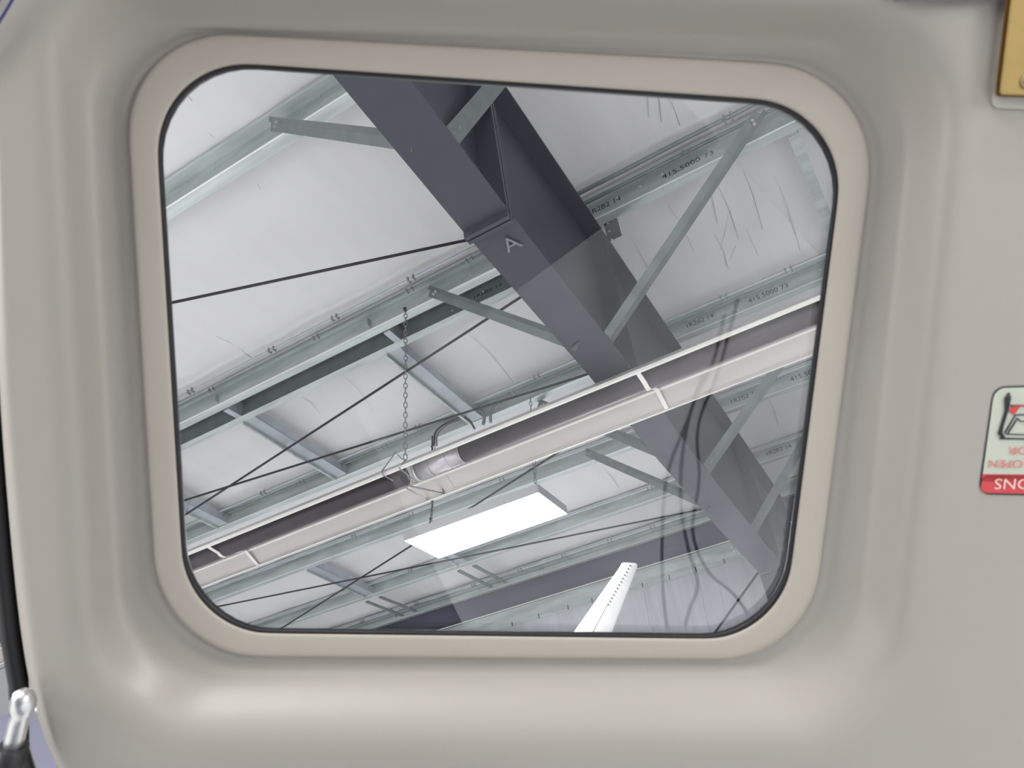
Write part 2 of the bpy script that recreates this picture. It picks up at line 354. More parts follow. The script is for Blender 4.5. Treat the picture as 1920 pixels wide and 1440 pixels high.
# ------------------------------------------------------------------ rafter with knee and column
FX0, FX1, WX = -1.525, -1.22, -1.372
PF1 = [(-1.5, 3.78), (1.0, 3.56), (2.85, 3.415)]
PF2 = [(2.92, 3.42), (4.6, 3.37), (6.1, 3.25), (7.6, 3.20), (9.55, 3.17)]
raf = thing('rafter', 'dark grey tapered steel rafter crossing the view from top left to lower right', 'rafter', R(WX, 4, 3.3))
def flange(name, pts, x0, x1, t=.02, parent=raf, mm='grey'):
    b = BM()
    for p, q in zip(pts, pts[1:]):
        box8(b, [R(x0, p[0], p[1]), R(x1, p[0], p[1]), R(x1, p[0], p[1] + t), R(x0, p[0], p[1] + t), R(x0, q[0], q[1]), R(x1, q[0], q[1]), R(x1, q[0], q[1] + t), R(x0, q[0], q[1] + t)])
    return obj(name, b, mm, parent)
flange('bottom_flange', PF1, FX0, FX1); flange('bottom_flange', PF2, FX0, FX1)
b = BM(); rbox(b, FX0, FX1, -1.5, 12.0, 5.075, 5.095); obj('top_flange', b, 'grey', raf)
b = BM()
allp = PF1 + PF2
for p, q in zip(allp, allp[1:]):
    box8(b, [R(WX - .006, p[0], p[1] + .01), R(WX + .006, p[0], p[1] + .01), R(WX + .006, p[0], 5.08), R(WX - .006, p[0], 5.08), R(WX - .006, q[0], q[1] + .01), R(WX + .006, q[0], q[1] + .01), R(WX + .006, q[0], 5.08), R(WX - .006, q[0], 5.08)])
obj('web', b, 'grey', raf)
b = BM(); rbox(b, FX0, FX1, 2.835, 2.862, 3.36, 5.075); obj('splice_plate', b, 'grey', raf)
b = BM(); rbox(b, FX0, FX1, 2.874, 2.90, 3.36, 5.075); obj('splice_plate', b, 'grey', raf)
for s in (4.95, 9.55):
    b = BM(); rbox(b, WX + .01, FX1, s, s + .012, 3.38 if s < 5 else 3.19, 5.075); obj('stiffener_plate', b, 'grey', raf)
b = BM(); rbox(b, -1.40, -1.335, 2.3, 2.304, 3.6, 4.6); 
b.free()
c = uv(945, 465, n=3.405); b = BM(); text_bm(b, 'A', R(c.x, c.y + .05, 3.402), (Xw * .11), (-Dw) * .19 / .19, .17, .001)
obj('chalk_letter', b, 'chalk', raf)
col = thing('steel_column', 'grey steel column under the far end of the dark rafter, lower right', 'column', R(WX, 9.6, -1.6))
b = BM(); rbox(b, FX0, FX1, 9.55, 9.57, -1.7, 3.165); obj('inner_flange', b, 'grey', col)
b = BM(); rbox(b, WX - .006, WX + .006, 9.57, 11.98, -1.7, 3.3); 
rbox(b, WX - .006, WX + .006, 9.57, 11.98, 3.3, 5.07); obj('web', b, 'grey', col)
b = BM(); rbox(b, FX0, FX1, 11.98, 12.0, -1.7, 5.07); obj('outer_flange', b, 'grey', col)

# wall girt
girt = thing('wall_girt', 'galvanised wall girt along the lower edge of the dark eave band', 'girt', R(-5, WS, 4.5))
b = BM(); extr(b, thick([(WS - .02, 4.645), (WS - .12, 4.645), (WS - .14, 4.50), (WS - .14, 4.37), (WS - .02, 4.37)], .006), XL, XR); obj('channel', b, 'galv', girt)
b = BM(); rbox(b, XL, XR, WS - .15, WS - .135, 4.648, 4.665); obj('bright_edge', b, 'bolt', girt)
for px, py in ((1265, 1060), (1270, 1064), (1320, 1043), (1323, 1048), (1372, 1027), (1377, 1033)):
    bolt_at(px, py, WS - .146, girt, .014)
for px in (960, 1010, 1065, 1110, 1205, 1255, 1305, 1358):
    c = uv(px, 1182 - (px - 934) * .296, s=WS - .15); b = BM(); rbox(b, c.x, c.x + .012, WS - .153, WS - .14, c.z, c.z + .08); obj('slot_mark', b, 'ink', girt)
# wrinkles of the wall facing
for i_, (px0, py0, px1, py1, r) in enumerate(((1207, 1105, 1220, 1190, .01), (1214, 1105, 1225, 1192, .008), (1232, 1110, 1250, 1195, .006), (1310, 1085, 1330, 1190, .008), (1345, 1075, 1365, 1180, .006), (1060, 1150, 1062, 1195, .006))):
    a = uv(px0, py0, s=WS - .005); c = uv(px1, py1, s=WS - .005); b = BM()
    tube(b, [R(a.x, WS, a.z), R(c.x, WS, c.z)], [r * .3, r], 6)
    obj('trim_%d' % (i_ + 40), b, 'wallsheet', structure=True)

# flange braces
def brace(label, p0, p1, u, w=.105, leg=.09, flip=1):
    t0 = thing('flange_brace', label, 'brace', R(*p0), 'angle braces of the rafter')
    p1 = (p1[0] + (.08 if p1[0] < -1.37 else -.09), p1[1], p1[2] + .05)
    a, c = R(*p0), R(*p1); d = (c - a).normalized()
    view = ((a + c) / 2 - CAM).normalized()
    side = d.cross(view).normalized()
    b = BM(); k0 = side * w * .10; th_ = view * .006
    bar(b, a - side * w / 2, c - side * w / 2, side * w * .6, th_)
    d2_ = side * w * .4 + view * .045
    bar(b, a + k0 - d * .05, c + k0, d2_, th_)
    obj('angle_bar', b, 'angle', t0)
    for q in (.03, .05):
        b = BM(); e = a + d * (.06 + q) + side * (q - .04) * 1.5; tube(b, [e, e - view * .02], .014, 6); obj('bolt', b, 'wire', t0)
    for q in (.10, .20):
        b = BM(); e = c - d * q; tube(b, [e + view * .001, e - view * .015], .010, 6); obj('bolt', b, 'wire', t0)
def U(px, py, **k): return tuple(uv(px, py, **k))
brace('angle brace at the top left, running right to the rafter', U(508, 232, n=5.12), U(752, 290, x=-1.50), 0)
brace('angle brace left of the rafter from beside the hanging chain', U(806, 546, n=5.12), U(1068, 664, x=-1.50), 0)
brace('angle brace emerging below the heater, upper of the two left of the rafter', U(1010, 756, n=5.10), U(1252, 874, x=-1.50), 0)
brace('angle brace lower left of the rafter, ending beside the dark eave band', U(1100, 848, n=5.12), U(1322, 962, x=-1.50), 0)
brace('short angle brace inside the rafter at the top of the window', U(962, 120, n=5.05), U(868, 258, x=-1.25), 0, w=.12)
brace('long angle brace right of the rafter from the top right corner', U(1424, 212, n=5.12), U(1151, 652, x=-1.25), 0)
brace('angle brace right of the rafter coming from behind the heater', U(1590, 500, n=5.12), U(1341, 885, x=-1.25), 0)
brace('lowest angle brace at the right edge of the window', U(1548, 756, n=5.12), U(1428, 998, x=-1.25), 0)

# rods
def rod(label, pts, r=.014):
    b = BM(); tube(b, [R(*p) for p in pts], r, 8)
    return tag(obj('brace_rod', b, 'rod'), label, 'brace rod', 'cross bracing rods')
def ext(a, b, k): return (a[0] + (b[0] - a[0]) * k, a[1] + (b[1] - a[1]) * k, a[2] + (b[2] - a[2]) * k)
def rod2(label, p, q, n=4.95, r=.014, a=0, b=1):
    P, Q = U(*p, n=n), U(*q, n=n); b = (-1.385 - P[0]) / (Q[0] - P[0]) if Q[0] > -2.8 else b; rod(label, [ext(P, Q, a), ext(P, Q, b)], r)
rod2('dark bracing rod ending at the rafter splice in the upper left', (320, 568), (905, 444), a=-.5, n=4.93)
rod2('dark bracing rod rising steeply across the middle of the left half', (340, 970), (995, 545), a=-.4, n=5.03)
rod2('dark bracing rod running low towards the heater from the left', (340, 940), (1110, 699), a=-.4, n=5.0)
rod2('dark bracing rod passing steeply behind the light panel', (490, 1202), (1075, 830), a=-.2, n=5.0)
rod2('dark bracing rod running flat below the light panel to the rafter', (385, 1142), (1290, 960), a=-.3, n=4.98)
kk = (-1.38 - U(1424, 1070, s=11.9)[0]) / (U(1332, 1198, s=11.9)[0] - U(1424, 1070, s=11.9)[0])
rod('dark wall bracing rod at the lower right corner', [ext(U(1424, 1070, s=11.9), U(1332, 1198, s=11.9), kk), ext(U(1424, 1070, s=11.9), U(1332, 1198, s=11.9), 2.5)], .018)

# ------------------------------------------------------------------ tube heater
S0, S1, HN = 4.56, 5.21, 3.20
xa, xb = -11.0, 2.5
heat = thing('tube_heater', 'long suspended radiant tube heater with metal reflector hood', 'heater', R(-3, (S0 + S1) / 2, HN))
b = BM()
cr = uv(796, 899, n=3.315); SC = cr.y
extr(b, thick([(S0 + .012, HN + .012), (S0 + .11, HN + .11), (S0 + .2, HN + .13), (SC - .06, HN + .13), (SC, HN + .115), (S1 - .012, HN + .012)], .004), xa, xb); obj('reflector_hood', b, 'hood', heat)
b = BM(); extr(b, thick([(S0 + .012, HN + .022), (S0, HN + .012), (S0, HN - .012), (S0 + .018, HN - .014)], .004), xa, xb); obj('near_lip', b, 'hoodlip', heat)
b = BM(); extr(b, thick([(S1 - .012, HN + .022), (S1, HN + .010), (S1 + .002, HN - .008), (S1 - .018, HN - .010)], .004), xa, xb); obj('far_lip', b, 'hoodlip', heat)
b = BM(); extr(b, [(SC - .004, HN + .098), (SC + .016, HN + .092), (SC + .014, HN + .108), (SC - .006, HN + .112)], xa, xb); obj('crease_bead', b, 'hoodlip', heat)
TS, TN, TR = S0 + .195, HN + .035, .085
xc0, xc1 = uv(790, 888, n=TN).x, uv(872, 852, n=TN).x
b = BM(); tube(b, [R(xa, TS, TN), R(xc0 - .13, TS, TN)], TR, 24); obj('radiant_tube', b, 'tube', heat)
b = BM(); tube(b, [R(xc1, TS, TN), R(xb, TS, TN)], TR, 24); obj('radiant_tube', b, 'tube', heat)
dx = xc1 - xc0
b = BM(); tube(b, [R(xc0, TS, TN), R(xc1, TS, TN)], TR + .003, 32); sl = obj('steel_sleeve', b, 'stainless', heat)
for f, wd, rr in ((0, .025, .012), (.33, .006, .007), (.72, .006, .007), (.985, .012, .006)):
    b = BM(); tube(b, [R(xc0 + f * dx, TS, TN), R(xc0 + f * dx + wd, TS, TN)], TR + rr, 32)
    q_ = obj('sleeve_band', b, 'stainless', None); q_.parent = sl; q_.location = Vector(q_['wl']) - Vector(sl['wl'])
for x in (uv(1190, 697, n=HN).x, uv(418, 1036, n=HN).x):
    b = BM(); pts = [(S0 + .01, HN - .012), (TS - .05, TN - TR * .82)]
    for k in range(7):
        a = math.radians(235 + k * 17); pts.append((TS + (TR + .004) * math.cos(a), TN + (TR + .004) * math.sin(a)))
    pts += [(SC - .02, HN + .09), (S1 - .01, HN - .008)]
    extr(b, thick(pts, .005), x, x + .035)
    obj('tube_bracket', b, 'hoodlip', heat)
def Hx(px, py): return uv(px, py, n=HN).x
b = BM(); x0 = Hx(720, 889)
ct = R(uv(760, 578, n=5.15).x, 4.8, 5.13)
cb = R(uv(760, 862, s=4.66).x, 4.66, uv(760, 862, s=4.66).z)
pk = uv(742, 848, s=4.62)
tube(b, [R(x0, S1, HN), R(x0, S0 - .01, HN - .015), R(x0, S0 - .02, HN + .02), R(*pk), R(pk.x + .04, 4.64, pk.z - .07), cb, R(cb.x + .01, S0 - .01, HN - .01), R(cb.x + .03, TS, TN - TR - .006)], .006, 6)
obj('wire_hanger', b, 'wire', heat)
b = BM(); x1 = Hx(752, 880); tube(b, [R(x1, TS + (TR + .006) * math.cos(a), TN + (TR + .006) * math.sin(a)) for a in [math.radians(190 + k * 15) for k in range(10)]], .005, 6); obj('wire_hoop', b, 'wire', heat)
b = BM(); x2 = Hx(826, 925) + .02; tube(b, [R(x2 - .12, TS + .05, TN - .07), R(x2, S1 - .01, HN), R(x2 + .02, S1 - .1, HN + .09)], .009, 6); obj('strap_tie', b, 'wire', heat)
b = BM(); xj = Hx(848, 916); extr(b, thick([(SC, HN + .108), (S1 - .014, HN + .01)], .004), xj, xj + .01); obj('sheet_joint', b, 'galv2', heat)

def chain(p0, p1, label, pitch=.05, r=.0045, mm='wire', link=.017):
    p0, p1 = Vector(p0), Vector(p1); d = (p1 - p0); Ln = d.length; d.normalize(); n = max(2, int(Ln / pitch))
    t0 = thing('hanging_chain', label, 'chain', p1, 'hanging chains'); a = d.orthogonal().normalized(); c = d.cross(a); src = []
    for s_ in (c, a):
        b = BM(); m0 = p0 + d * (.5 + len(src)) * Ln / n; h = Ln / n * .62
        tube(b, [m0 + d * h * math.cos(2 * math.pi * k / 10) + s_ * link * math.sin(2 * math.pi * k / 10) for k in range(11)], r, 6, cap=False)
        src.append(obj('link', b, mm, t0))
    for i in range(2, n):
        q = src[i % 2].copy(); sc.collection.objects.link(q); q.parent = t0; q.location = src[i % 2].location + d * (i - i % 2) * Ln / n
    return t0
chain(ct, cb, 'long steel chain hanging from the twin purlins down to the tube heater', .055)
b = BM(); tube(b, [ct + Vector((0, 0, .03)), ct + Vector((.0, -.03, 0)), ct + Vector((0, 0, -.03))], .01, 6); tag(obj('chain_hook', b, 'rod'), 'small dark hook holding the top of the long chain', 'hook')

# ------------------------------------------------------------------ light panels
LN = 3.70
def fixture(label, x0, x1, s0, s1, n=LN):
    t0 = thing('light_panel', label, 'light fixture', R((x0 + x1) / 2, (s0 + s1) / 2, n), 'suspended light panels')
    b = BM()
    rbox(b, x0 - .01, x0, s0, s1, n, n + .1); rbox(b, x1, x1 + .01, s0, s1, n, n + .1); rbox(b, x0, x1, s0 - .01, s0, n, n + .1); rbox(b, x0, x1, s1, s1 + .01, n, n + .1); rbox(b, x0, x1, s0, s1, n + .09, n + .1)
    obj('housing', b, 'fixt', t0)
    b = BM(); rbox(b, x0 + .003, x1 - .003, s0 + .003, s1 - .003, n + .004, n + .02); obj('diffuser', b, 'lamp', t0)
    return t0
a0, a1, a2, a3 = [uv(px, py, n=LN) for px, py in ((765, 1015), (820, 1048), (1060, 965), (1010, 920))]
fx0, fx1, fs0, fs1 = (a0.x + a1.x) / 2, (a2.x + a3.x) / 2, (a0.y + a3.y) / 2, (a1.y + a2.y) / 2
fixture('brightly lit white rectangular light panel hanging below the heater', fx0, fx1, fs0, fs1)
lp = R((fx0 + fx1) / 2, (fs0 + fs1) / 2, LN - .02)
area('panel_lamp', lp, lp - Vector((0, 0, 1)), 1.7, .6, 60)
c = uv(1000, 860, s=6.93); chain(R(fx1 - .05, fs0 + .06, LN + .1), R(fx1 - .05, 6.95, 5.1), 'chain at the right end of the lit light panel', .06, .004)
c = uv(808, 935, s=6.93); xk = uv(808, 960, s=6.8).x
chain(R(xk + .03, fs0 + .06, LN + .1), R(xk + .03, 6.95, 5.1), 'chain at the left end of the lit light panel', .06, .004)
b = BM(); tube(b, [R(xk, 6.93, 5.12), R(xk - .02, 6.9, 4.6), R(xk - .01, 6.85, 4.1), R(xk + .0, fs0 + .08, LN + .09)], .012, 8)
tag(obj('power_cord', b, 'rubber'), 'black power cord dropping to the lit light panel', 'cord')

# cables by the heater
def cab(label, pts, r, s, mm='rubber', name='cable', cat='cable'):
    P = [Vector(U(px, py, s=s)) for px, py in pts]; Q = []
    for i in range(len(P) - 1):
        p0, p1, p2, p3 = P[max(0, i - 1)], P[i], P[i + 1], P[min(len(P) - 1, i + 2)]
        for k in range(5):
            t = k / 5; Q.append(.5 * ((2 * p1) + (p2 - p0) * t + (2 * p0 - 5 * p1 + 4 * p2 - p3) * t * t + (3 * p1 - p0 - 3 * p2 + p3) * t ** 3))
    Q.append(P[-1]); b = BM(); tube(b, [R(*q) for q in Q], r, 8)
    return tag(obj(name, b, mm), label, cat)
cab('black cable looping from the purlin down behind the heater sleeve', [(808, 838), (814, 832), (816, 812), (828, 799), (848, 788), (866, 782), (880, 788), (890, 804)], .012, 6.80)
cab('thinner cable beside the black looping cable', [(819, 836), (820, 815), (832, 801), (850, 791), (862, 787)], .009, 6.78, 'darkgrey')
cab('left of two bent grey conduits beside the bay channel', [(906, 796), (908, 782), (904, 772), (898, 770)], .020, 6.82, 'angle', 'bent_conduit', 'conduit')
cab('right of two bent grey conduits beside the bay channel', [(920, 792), (920, 776), (926, 764), (940, 756)], .018, 6.82, 'angle', 'bent_conduit', 'conduit')

# ------------------------------------------------------------------ tail fin
fs = 7.6
fin = thing('tail_fin', 'white aircraft tail fin standing against the hangar wall, lower right', 'tail fin', R(*uv(1110, 1190, s=fs)))
def finsec(px0, py0, px1, py1, th):
    a, c = Vector(uv(px0, py0, s=fs)), Vector(uv(px1, py1, s=fs)); out = []
    for k in range(24):
        u = k / 24 * 2 * math.pi; f = .5 - .5 * math.cos(u); y = math.sin(u) * th * (1 - .55 * f)
        p = a + (c - a) * f; out.append(R(p.x, fs + y, p.z))
    return out
b = BM(); rings = []
for (l, r, th) in (((960, 1370), (1062, 1410), .10), ((1073, 1190), (1146, 1190), .07), ((1163, 1062), (1195, 1064), .04), ((1165, 1057), (1195, 1058), .035), ((1168, 1055), (1193, 1056), .02)):
    rings.append([b.verts.new(p) for p in finsec(*l, *r, th)])
for i in range(len(rings) - 1):
    for k in range(24): b.faces.new((rings[i][k], rings[i][(k + 1) % 24], rings[i + 1][(k + 1) % 24], rings[i + 1][k])).smooth = True
b.faces.new(rings[0][::-1]); b.faces.new(rings[-1]); obj('fin_skin', b, 'fin', fin)
for i in range(22):
    f = i / 21; px = 1109 + (1181 - 1109) * f; py = 1188 + (1060 - 1188) * f; q = uv(px, py, s=fs - .07 + .03 * f)
    if f > .4: b = BM(); tube(b, [R(q.x, q.y + .03, q.z), R(q.x, q.y + .0, q.z)], .007, 6); obj('rivet', b, 'rod', fin)
p, q = uv(1085, 1235, s=fs - .085), uv(1140, 1132, s=fs - .06); b = BM(); tube(b, [R(*p), R(*q)], .004, 5); obj('seam_line', b, 'angle', fin)

bt = uv(1005, 1400, s=fs)
b = BM(); tube(b, [R(bt.x - 2.5, fs, bt.z - 1.6), R(bt.x, fs, bt.z - .75), R(bt.x + .9, fs, bt.z - .35)], [.75, .5, .2], 28); obj('tail_cone', b, 'fin', fin)
b = BM(); tube(b, [R(bt.x, fs, bt.z), R(bt.x, fs, bt.z - .8)], .35, 16); obj('fin_root', b, 'fin', fin)
p = R(bt.x - 1, fs, bt.z - 1.4); b = BM(); tube(b, [p, Vector((p.x, p.y, .12))], .05, 12); obj('tail_strut', b, 'wire', fin)
b = BM(); tube(b, [Vector((p.x, p.y - .06, .17)), Vector((p.x, p.y + .06, .17))], .17, 24); obj('tail_wheel', b, 'rubber', fin)
# cables hanging behind the viewer, mirrored in the pane
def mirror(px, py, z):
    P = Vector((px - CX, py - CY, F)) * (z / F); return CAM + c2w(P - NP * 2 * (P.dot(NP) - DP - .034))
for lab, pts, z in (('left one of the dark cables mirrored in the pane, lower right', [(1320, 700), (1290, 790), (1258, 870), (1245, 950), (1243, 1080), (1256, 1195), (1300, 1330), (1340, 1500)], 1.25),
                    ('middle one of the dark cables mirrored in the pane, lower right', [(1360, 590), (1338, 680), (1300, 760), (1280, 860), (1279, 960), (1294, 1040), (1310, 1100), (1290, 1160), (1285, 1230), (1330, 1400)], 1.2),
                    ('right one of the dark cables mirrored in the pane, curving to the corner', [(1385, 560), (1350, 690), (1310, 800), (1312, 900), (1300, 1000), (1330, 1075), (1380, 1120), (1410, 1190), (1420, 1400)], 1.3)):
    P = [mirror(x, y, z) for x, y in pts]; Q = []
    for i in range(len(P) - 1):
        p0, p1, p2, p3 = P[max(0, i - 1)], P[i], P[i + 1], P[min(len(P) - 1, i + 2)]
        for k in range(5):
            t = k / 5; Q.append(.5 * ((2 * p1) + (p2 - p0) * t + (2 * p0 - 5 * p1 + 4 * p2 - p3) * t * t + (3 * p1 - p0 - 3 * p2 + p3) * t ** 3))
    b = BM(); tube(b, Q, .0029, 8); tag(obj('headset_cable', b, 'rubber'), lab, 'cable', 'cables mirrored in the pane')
# ------------------------------------------------------------------ cabin liner and window
def loop(TL, TRc, BR, BL, rad, off, fn=None, ns=14, nc=10):
    cs = [Vector(p) for p in (TL, TRc, BR, BL)]; pts = []
    for i in range(4):
        c, pr, nx_ = cs[i], cs[i - 1], cs[(i + 1) % 4]; r = rad[i]
        a = c + (pr - c).normalized() * r; e = c + (nx_ - c).normalized() * r
        for k in range(nc + 1):                                    # superelliptic corner
            t = k / nc; w0, w1, w2 = (1 - t) ** 2, 2 * t * (1 - t), t * t; ww = .70
            pts.append((a * w0 + c * w1 * ww + e * w2) / (w0 + w1 * ww + w2))
        nxt = nx_ + (c - nx_).normalized() * rad[(i + 1) % 4]
        for k in range(1, ns): pts.append(e + (nxt - e) * k / ns)
    if fn: pts = [fn(p) for p in pts]
    return [PC(p.x, p.y, off) for p in pts]
GL = dict(TL=(286, 109), TRc=(1592, 199), BR=(1465, 1198), BL=(351, 1184)); GR = (190, 178, 142, 152)
LIPQ = dict(TL=(229, 54), TRc=(1656, 130), BR=(1514, 1238), BL=(299, 1230)); LR = (205, 215, 165, 185)
RIMQ = dict(TL=(95, -50), TRc=(1802, 15), BR=(1668, 1366), BL=(178, 1362)); RR = (170, 230, 190, 190)
def shift(Q, d, dy=None):
    dy = d if dy is None else dy
    return dict(TL=(Q['TL'][0] - d, Q['TL'][1] - dy), TRc=(Q['TRc'][0] + d, Q['TRc'][1] - dy), BR=(Q['BR'][0] + d, Q['BR'][1] + dy), BL=(Q['BL'][0] - d, Q['BL'][1] + dy))
def mixq(A, Bq, f): return {k: (A[k][0] * (1 - f) + Bq[k][0] * f, A[k][1] * (1 - f) + Bq[k][1] * f) for k in A}
def mr(a, b_, f): return tuple(x * (1 - f) + y * f for x, y in zip(a, b_))
EDGE = [(-400, -26), (0, -18), (400, -9), (740, 1), (850, 9), (1000, 22), (1100, 31), (1200, 43), (1290, 58), (1350, 70), (1400, 84), (1440, 106), (1500, 150), (1800, 330)]
def xedge(y):
    for (y0, x0), (y1, x1) in zip(EDGE, EDGE[1:]):
        if y0 <= y <= y1: return x0 + (x1 - x0) * (y - y0) / (y1 - y0)
    return EDGE[0][1] if y < EDGE[0][0] else EDGE[-1][1]
def outer(dx):
    def fn(p):
        l = 330 - 350 * (1780 - p.y) / 2160 + dx * 4
        return Vector((p.x + (xedge(p.y) + dx - l) * max(0, 1 - max(0, p.x - l) / 700), p.y))
    return fn
OQ = dict(TL=(-20, -380), TRc=(2350, -380), BR=(2350, 1780), BL=(330, 1780))
OR = (250, 250, 250, 250)
PANQ = dict(TL=(158, 46), TRc=(1716, 90), BR=(1588, 1262), BL=(232, 1262)); PR = (190, 235, 170, 180)
loops = [loop(**shift(OQ, 12), rad=OR, off=.045, fn=outer(-3)), loop(**shift(OQ, 8), rad=OR, off=.012, fn=outer(-2)), loop(**shift(OQ, -4 * 3), rad=OR, off=.004, fn=outer(3)), loop(**shift(OQ, -4 * 10), rad=OR, off=0, fn=outer(10)), loop(**shift(OQ, -4 * 20), rad=OR, off=0, fn=outer(20)),
         loop(**shift(RIMQ, 64), rad=mr(RR, (250,) * 4, .5), off=.0), loop(**shift(RIMQ, 46), rad=mr(RR, (240,) * 4, .3), off=.0), loop(**shift(RIMQ, 24), rad=RR, off=.0010), loop(**shift(RIMQ, 4), rad=RR, off=.0034), loop(**mixq(RIMQ, PANQ, .18), rad=mr(RR, PR, .18), off=.008),
         loop(**mixq(RIMQ, PANQ, .5), rad=mr(RR, PR, .5), off=.0175), loop(**mixq(RIMQ, PANQ, .82), rad=mr(RR, PR, .82), off=.0270), loop(**mixq(RIMQ, PANQ, 1.0), rad=PR, off=.0300),
         loop(**mixq(PANQ, LIPQ, .35), rad=mr(PR, LR, .35), off=.0318), loop(**mixq(PANQ, LIPQ, .62), rad=mr(PR, LR, .62), off=.0325), loop(**mixq(PANQ, LIPQ, .82), rad=mr(PR, LR, .82), off=.0308), loop(**mixq(PANQ, LIPQ, 1.1), rad=LR, off=.032), loop(**mixq(PANQ, LIPQ, 1.4), rad=LR, off=.033)]
for f_ in (.75, .5, .25): loops.insert(5, [a_.lerp(b_, f_) for a_, b_ in zip(loops[4], loops[5 if f_ == .75 else 5 + int((.75 - f_) / .25)])])
bm = BM(); L = [[bm.verts.new(p) for p in lp_] for lp_ in loops]; k = len(L[0])
for a, c in zip(L, L[1:]):
    for i in range(k):
        f = bm.faces.new((a[i], a[(i + 1) % k], c[(i + 1) % k], c[i])); f.smooth = True
lin = obj('wall_front', bm, 'liner', structure=True)
sub = lin.modifiers.new('s', 'SUBSURF'); sub.levels = 2; sub.render_levels = 2
win = bpy.data.objects.new('window_1', None); sc.collection.objects.link(win); win.location = PC(920, 650, .035); win['wl'] = tuple(win.location); win['kind'] = 'structure'
def ring(name, specs, mm, smooth=True, closed=False, subs=0):
    b = BM(); L = [[b.verts.new(p) for p in lp_] for lp_ in specs]; k = len(L[0])
    prs = list(zip(L, L[1:])) + ([(L[-1], L[0])] if closed else [])
    for a, c in prs:
        for i in range(k): b.faces.new((a[i], a[(i + 1) % k], c[(i + 1) % k], c[i])).smooth = smooth
    o = obj(name, b, mm, win)
    if subs: s_ = o.modifiers.new('s', 'SUBSURF'); s_.levels = subs; s_.render_levels = subs
    return o
ring('window_frame', [loop(**shift(LIPQ, 1), rad=LR, off=.034), loop(**shift(LIPQ, 1), rad=LR, off=.0295), loop(**shift(LIPQ, -2), rad=LR, off=.0280), loop(**shift(LIPQ, -6), rad=LR, off=.0277), loop(**shift(GL, 14), rad=GR, off=.0277), loop(**shift(GL, 5), rad=GR, off=.0279), loop(**shift(GL, 2), rad=GR, off=.0285), loop(**shift(GL, 1), rad=GR, off=.031), loop(**shift(GL, 1), rad=GR, off=.039)], 'lip', subs=1)
ring('window_seal', [loop(**shift(GL, 6), rad=GR, off=.0322), loop(**shift(GL, -2), rad=GR, off=.0300), loop(**shift(GL, -7), rad=GR, off=.0325), loop(**shift(GL, -9), rad=GR, off=.0385), loop(**shift(GL, 6), rad=GR, off=.040)], 'rubber', closed=True)
b = BM(); A = [b.verts.new(p) for p in loop(**shift(GL, 3), rad=GR, off=.034)]; C = [b.verts.new(p) for p in loop(**shift(GL, 3), rad=GR, off=.037)]
b.faces.new(A); b.faces.new(C[::-1])
for i in range(len(A)): b.faces.new((A[i], C[i], C[(i + 1) % len(A)], A[(i + 1) % len(A)]))
obj('window_pane', b, 'glass', win)

# unseen floor, rear wall and mat added to shape light and pane reflections
def wbox(name, x0, x1, y0, y1, z0, z1, mm):
    b = BM(); box8(b, [Vector((x, y, z)) for z in (z0, z1) for x, y in ((x0, y0), (x1, y0), (x1, y1), (x0, y1))]); return obj(name, b, mm, structure=True)
wbox('wall_light_block', -1.3, 1.3, -1.35, -1.3, .3, 2.1, 'darkgrey')
wbox('floor_light_block', -1.3, 1.3, -1.3, 1.2, .25, .3, 'darkgrey')
b = BM(); box8(b, [Vector((x, y, z)) for z in (.302, .32) for x, y in ((-.25, -.30), (1.28, -.42), (1.28, 1.1), (-.40, 1.1))]); tag(obj('reflector_mat', b, 'mat'), 'pale mat added below the viewer to lighten the pane reflection', 'mat')  # mat added so the lower right of the pane reflects brighter
# door seal along the left edge, hinge and fuselage skin beyond
b = BM(); tube(b, [PC(xedge(y) - 22 - max(0, (y - 1300)) * .25, y, .03) for y in range(-200, 1500, 40)], .0062, 10)
tag(obj('door_seal', b, 'rubber', smooth=True), 'black rubber seal along the left edge of the beige liner', 'seal')
hin = thing('hinge_pin', 'polished metal hinge pin at the lower left corner', 'hinge', PC(40, 1340, .0))
b = BM(); q = [(47, 1294, .1), (46, 1297, .5), (45, 1303, .82), (44, 1314, 1), (42, 1326, 1), (40, 1337, .8), (39, 1340, .74), (36, 1350, .78), (24, 1400, .80), (18, 1420, .80)]
tube(b, [PC(x, y, -.01) for x, y, r in q], [.0078 * r for x, y, r in q], 20); obj('pin', b, 'chrome', hin)
b = BM(); tube(b, [PC(27, 1398, -.012), PC(10, 1470, -.012)], .0088, 16); obj('sleeve', b, 'rubber', hin)
b = BM(); P = [(-200, 1343), (66, 1338), (90, 1400), (135, 1460), (230, 1600), (-200, 1600)]
F1 = [b.verts.new(PC(x, y, .075)) for x, y in P]; F2 = [b.verts.new(PC(x, y, .09)) for x, y in P]
b.faces.new(F1); b.faces.new(F2[::-1])
for i in range(6): b.faces.new((F1[i], F2[i], F2[(i + 1) % 6], F1[(i + 1) % 6]))
tag(obj('fuselage_skin', b, 'bluegrey'), 'blue-grey painted panel behind the hinge pin, lower left corner', 'panel')

